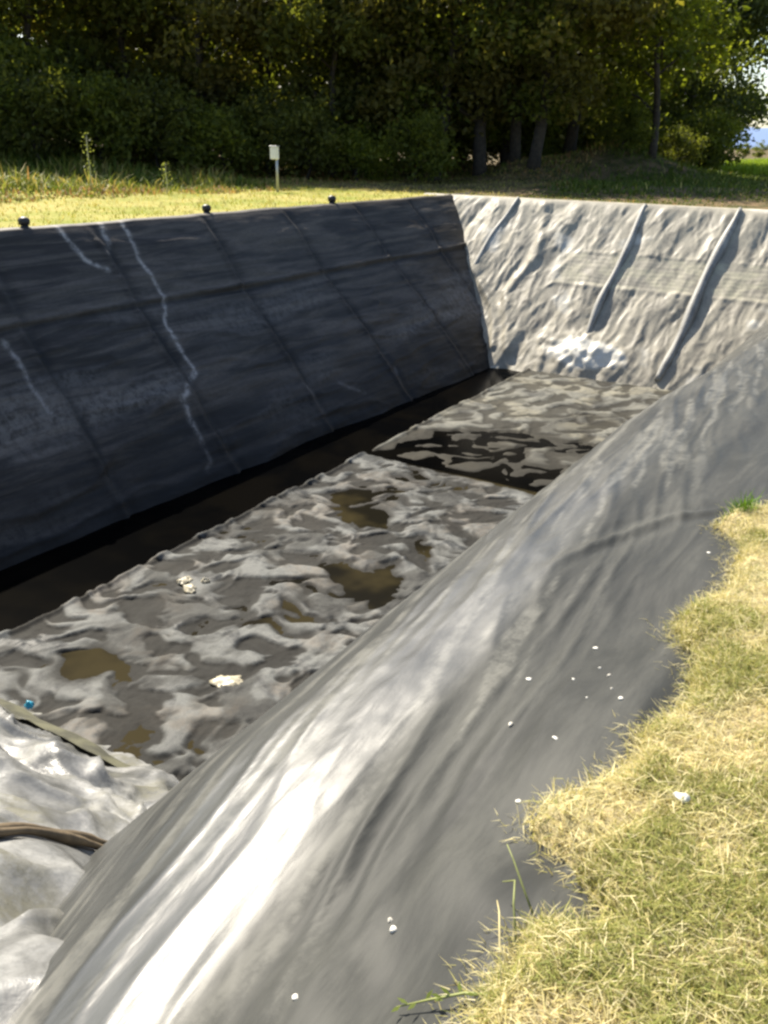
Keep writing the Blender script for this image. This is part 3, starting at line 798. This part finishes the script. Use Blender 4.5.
# ------------------------------------------------------------------ small things
M['white'] = flat_mat('white_paint', (.78, .77, .72), .45, .06)
M['galv'] = flat_mat('galvanised_steel', (.42, .43, .43), .4, .15, metallic=.7)
M['black'] = flat_mat('black_plastic', (.016, .015, .015), .5, .2)
gz = float(ground_z(-19.8, 25.4))
post = empty('marker_post', (-19.8, 25.4, gz))
tag(post, 'thin grey post with a white box on top in the grass beyond the shaded slope', 'marker post')
mb = MB(); mb.tube([(0, 0, -.1), (0, 0, .7), (0, 0, 1.42)], [.045, .045, .045], 12); mb.build('pole', M['galv'], post)
mb = MB(); mb.box((-.05, -.06, 1.27), (.27, .14, .40), .02); bx = mb.build('box', M['white'], post, False)
mb = MB(); mb.box((-.05, -.06, 1.485), (.31, .18, .03), .008); mb.build('lid', M['galv'], bx, False)
def stake(x, y, s, label):
    root = empty('anchor_stake', (x, y, .03)); tag(root, label, 'stake', 'black stakes along the rim of the pit'); root.scale = (s, s, s)
    mb = MB(); mb.tube([(0, 0, -.15), (0, 0, .07)], [.07, .075], 12); mb.build('shaft', M['black'], root)
    mb = MB(); mb.tube([(0, 0, .05), (0, 0, .06), (0, 0, .14), (0, 0, .18), (0, 0, .20)], [.07, .10, .11, .085, .03], 14); mb.build('cap', M['black'], root)
stake(-14.62, 11.07, 1, 'black capped stake on the rim of the shaded slope, nearest of three')
stake(-14.68, 16.13, 1, 'black capped stake on the rim of the shaded slope, middle one of three')
stake(-14.70, 21.3, 1.1, 'black capped stake on the rim of the shaded slope, farthest of three')
# pale weed stalks
M['stalk'] = flat_mat('dry_stalk', (.42, .40, .24), .8, .2)
def stalk(x, y, h, label):
    z = float(ground_z(x, y)); root = empty('weed_stalk', (x, y, z)); tag(root, label, 'weed', 'pale weed stalks before the wood')
    mb = MB(); mb.tube([(0, 0, -.05), (.03, 0, h*.4), (-.02, .02, h*.75), (.03, 0, h)], [.022, .02, .016, .01], 6); mb.build('stem', M['stalk'], root)
    V = []; r = np.random.default_rng(int(h*100)); n = 60
    zz = r.uniform(.35, 1.03, n)*h; P = np.stack([r.normal(0, .09, n), r.normal(0, .09, n), zz], -1)
    d = r.normal(0, 1, (n, 3)); d /= np.linalg.norm(d, axis=1)[:, None]; e = np.cross(d, r.normal(0, 1, (n, 3)))
    e /= np.linalg.norm(e, axis=1)[:, None]
    V = np.stack([P-d*.04, P+e*.015, P+d*.04, P-e*.015], 1).reshape(-1, 3)
    mesh_np('leaves', V, np.arange(n*4).reshape(-1, 4), M['leaf'], root, col=np.tile([.22, .24, .11], (n*4, 1)), smooth=False)
stalk(-22.6, 19.7, 1.65, 'thin pale tall weed stalk in front of the dark wood at left')
stalk(-20.6, 20.9, .9, 'short pale weed stalk in the verge left of the marker post')

# white pebbles on the liner
M['pebble'] = flat_mat('white_stone', (.66, .63, .55), .6, .08, 20)
M['pebble2'] = flat_mat('grey_stone', (.50, .47, .40), .8, .25, 60)
PEB = [(-.57, 3.8, 8), (-.45, 3.65, 7), (-.76, 2.83, 8), (-.91, 2.55, 8), (-.75, 2.56, 7), (-.69, 2.66, 6), (-.64, 2.6, 7), (-.85, 2.25, 8), (-.67, 2.17, 9),
       (-.55, 2.43, 9), (-.67, 1.89, 8), (-.80, 1.40, 9), (-.775, 1.375, 9), (-.88, 1.11, 9), (-.66, 2.43, 5), (-.60, 2.50, 6)]
PEB.sort(key=lambda p: -p[1])
ORD = ['farthest', 'second farthest', 'third farthest', 'fourth farthest', 'fifth farthest', 'sixth farthest', 'seventh farthest', 'eighth farthest', 'eighth nearest',
       'seventh nearest', 'sixth nearest', 'fifth nearest', 'fourth nearest', 'third nearest', 'second nearest', 'nearest']
import bmesh
for i, (x, y, r) in enumerate(PEB):
    bm = bmesh.new(); bmesh.ops.create_icosphere(bm, subdivisions=3, radius=1)
    for v in bm.verts:
        q = v.co.normalized(); k = 1+.16*math.sin(q.x*3+i)+.12*math.sin(q.y*4+i*2)+.1*math.sin(q.z*5+i*3)
        v.co = Vector((q.x*1.15*k, q.y*.9*k, q.z*.6*k))*(r*(.0009, .0007, .0011, .0008)[i % 4])
    me = bpy.data.meshes.new('pebble'); bm.to_mesh(me); bm.free()
    me.polygons.foreach_set('use_smooth', np.full(len(me.polygons), True)); me.materials.append((M['pebble'], M['pebble2'])[i % 3 == 1])
    o = bpy.data.objects.new('pebble', me); COL.objects.link(o)
    o.location = (x, y, float(right_z(x, y))+r*.0002); o.rotation_euler[2] = i*1.1
    tag(o, f'white pebble on the grey foreground liner, {ORD[i]} from the viewer', 'pebble', 'white pebbles on the foreground liner')
# a bigger pale stone in the turf
bm = bmesh.new(); bmesh.ops.create_icosphere(bm, subdivisions=3, radius=1)
for v in bm.verts:
    q = v.co.normalized(); v.co = Vector((q.x*.021, q.y*.016, q.z*.010))*(1+.15*math.sin(q.x*4)+.1*math.sin(q.y*5+1))
me = bpy.data.meshes.new('stone'); bm.to_mesh(me); bm.free(); me.materials.append(M['pebble'])
o = bpy.data.objects.new('stone', me); COL.objects.link(o); o.location = (-.25, 1.96, float(ground_z(-.25, 1.96))+.022)
tag(o, 'pale flat stone lying in the dry grass of the near bank', 'stone')

# twig and grass stems leaning over the liner edge
M['twig'] = flat_mat('green_stem', (.22, .24, .07), .6, .3)
M['straw'] = flat_mat('straw_stem', (.45, .38, .18), .7, .25)
def stem(name, pts, r, mat, label, cat, leaves=0):
    root = empty(name, pts[0]); tag(root, label, cat)
    p0 = Vector(pts[0]); loc = [tuple(Vector(p)-p0) for p in pts]
    mb = MB(); mb.tube(loc, [r*(1-.6*i/(len(pts)-1)) for i in range(len(pts))], 6); mb.build('stem', M[mat], root)
    if leaves:
        V = []; rr = np.random.default_rng(5)
        for i in range(leaves):
            t = (i+.5)/leaves*(len(loc)-1); k = int(t); a = Vector(loc[k]).lerp(Vector(loc[k+1]), t-k)
            d = Vector(rr.normal(0, 1, 3)); d.z = abs(d.z)*.6; d.normalize(); e = d.cross(Vector((0, 0, 1))).normalized()
            V += [a, a+d*.014+e*.005, a+d*.03, a+d*.014-e*.005]
        mesh_np('leaves', np.array([tuple(v) for v in V]), np.arange(len(V)).reshape(-1, 4), M['leaf'], root, col=np.tile([.16, .2, .05], (len(V), 1)), smooth=False)
def on(x, y, dz): return (x, y, max(float(right_z(x, y)), float(ground_z(x, y)))+dz)
stem('fallen_weed', [on(-.44, 1.22, .0), on(-.50, 1.20, .03), on(-.57, 1.175, .028), on(-.64, 1.16, .02)], .004, 'twig', 'green leafy weed stem lying from the turf over the liner at the bottom', 'weed', 12)
stem('dry_stalk', [on(-.53, 1.87, .0), on(-.53, 1.875, .04), on(-.532, 1.88, .085)], .003, 'straw', 'single upright straw stalk at the liner edge', 'dry stalk')
for i, (lab, pp) in enumerate([
    ('tall arching grass stem over the liner edge, lowest of three', [on(-.42, 1.26, 0), on(-.47, 1.30, .07), on(-.50, 1.36, .10), on(-.53, 1.42, .07)]),
    ('tall arching grass stem over the liner edge, middle one of three', [on(-.45, 1.36, 0), on(-.49, 1.42, .07), on(-.51, 1.47, .09), on(-.55, 1.50, .05)]),
    ('tall arching grass stem over the liner edge, uppermost of three', [on(-.44, 1.45, 0), on(-.50, 1.50, .05), on(-.54, 1.53, .10), on(-.57, 1.56, .12)])]):
    stem('arching_grass', pp, .0032, ('straw', 'twig', 'twig')[i], lab, 'grass stem')
# green tuft at the turf edge
n = 260; a = rng.normal(0, 1, (n, 2))*np.array([.025, .04])
x = -.52+a[:, 0]; y = 4.25+a[:, 1]
P = np.stack([x, y, np.maximum(right_z(x, y), ground_z(x, y))], -1)
o = blades('grass_tuft', P, rng.uniform(.05, .13, n), rng.uniform(.004, .007, n), rng.uniform(.1, .9, n), np.array([.11, .20, .02])*rng.uniform(.7, 1.3, n)[:, None], M['blade'])
tag(o, 'bright green grass tuft on the liner edge at the right side', 'grass tuft')

# ------------------------------------------------------------------ light, sky, camera
Ld = Vector((-.60, .33, .722)).normalized()
elev = math.asin(Ld.z); azim = math.atan2(Ld.x, Ld.y)
sun = bpy.data.lights.new('sun', 'SUN'); sun.energy = 5.0; sun.angle = math.radians(.5); sun.color = (1, .92, .78)
so = bpy.data.objects.new('sun', sun); COL.objects.link(so); so.rotation_euler = Ld.to_track_quat('Z', 'Y').to_euler()
w = bpy.data.worlds.new('World'); scene.world = w; w.use_nodes = True
nt = w.node_tree; nt.nodes.clear()
out = nt.nodes.new('ShaderNodeOutputWorld'); bg = nt.nodes.new('ShaderNodeBackground'); sk = nt.nodes.new('ShaderNodeTexSky')
sk.sky_type = 'NISHITA'; sk.sun_disc = False; sk.sun_elevation = elev; sk.sun_rotation = azim % (2*math.pi)
sk.air_density = 1.0; sk.dust_density = 1.2
bg.inputs[1].default_value = .09
nt.links.new(sk.outputs[0], bg.inputs[0]); nt.links.new(bg.outputs[0], out.inputs[0])

cam = bpy.data.cameras.new('camera'); co_ = bpy.data.objects.new('camera', cam); COL.objects.link(co_); scene.camera = co_
cam.sensor_fit = 'VERTICAL'; cam.sensor_height = 24; cam.lens = 24*869.08/1024
cam.clip_start = .05; cam.clip_end = 6000
p, yw, ro = math.radians(22.9486), math.radians(30.9929), math.radians(1.133)
Fv = Vector((-math.sin(yw)*math.cos(p), math.cos(yw)*math.cos(p), -math.sin(p)))
R0 = Vector((math.cos(yw), math.sin(yw), 0)); U0 = R0.cross(Fv)
R = R0*math.cos(ro)+U0*math.sin(ro); U = -R0*math.sin(ro)+U0*math.cos(ro)
co_.matrix_world = Matrix(((R.x, U.x, -Fv.x, 0), (R.y, U.y, -Fv.y, 0), (R.z, U.z, -Fv.z, H), (0, 0, 0, 1)))

scene.render.engine = 'CYCLES'
scene.view_settings.view_transform = 'Standard'; scene.view_settings.look = 'None'
scene.view_settings.exposure = 1.25; scene.view_settings.gamma = 1; scene.view_settings.use_curve_mapping = False
cy = scene.cycles
cy.use_denoising = True; cy.max_bounces = 6; cy.diffuse_bounces = 3; cy.glossy_bounces = 3; cy.transmission_bounces = 3; cy.transparent_max_bounces = 4
scene.cycles.filter_width = 2.7
scene.render.resolution_x = 768; scene.render.resolution_y = 1024
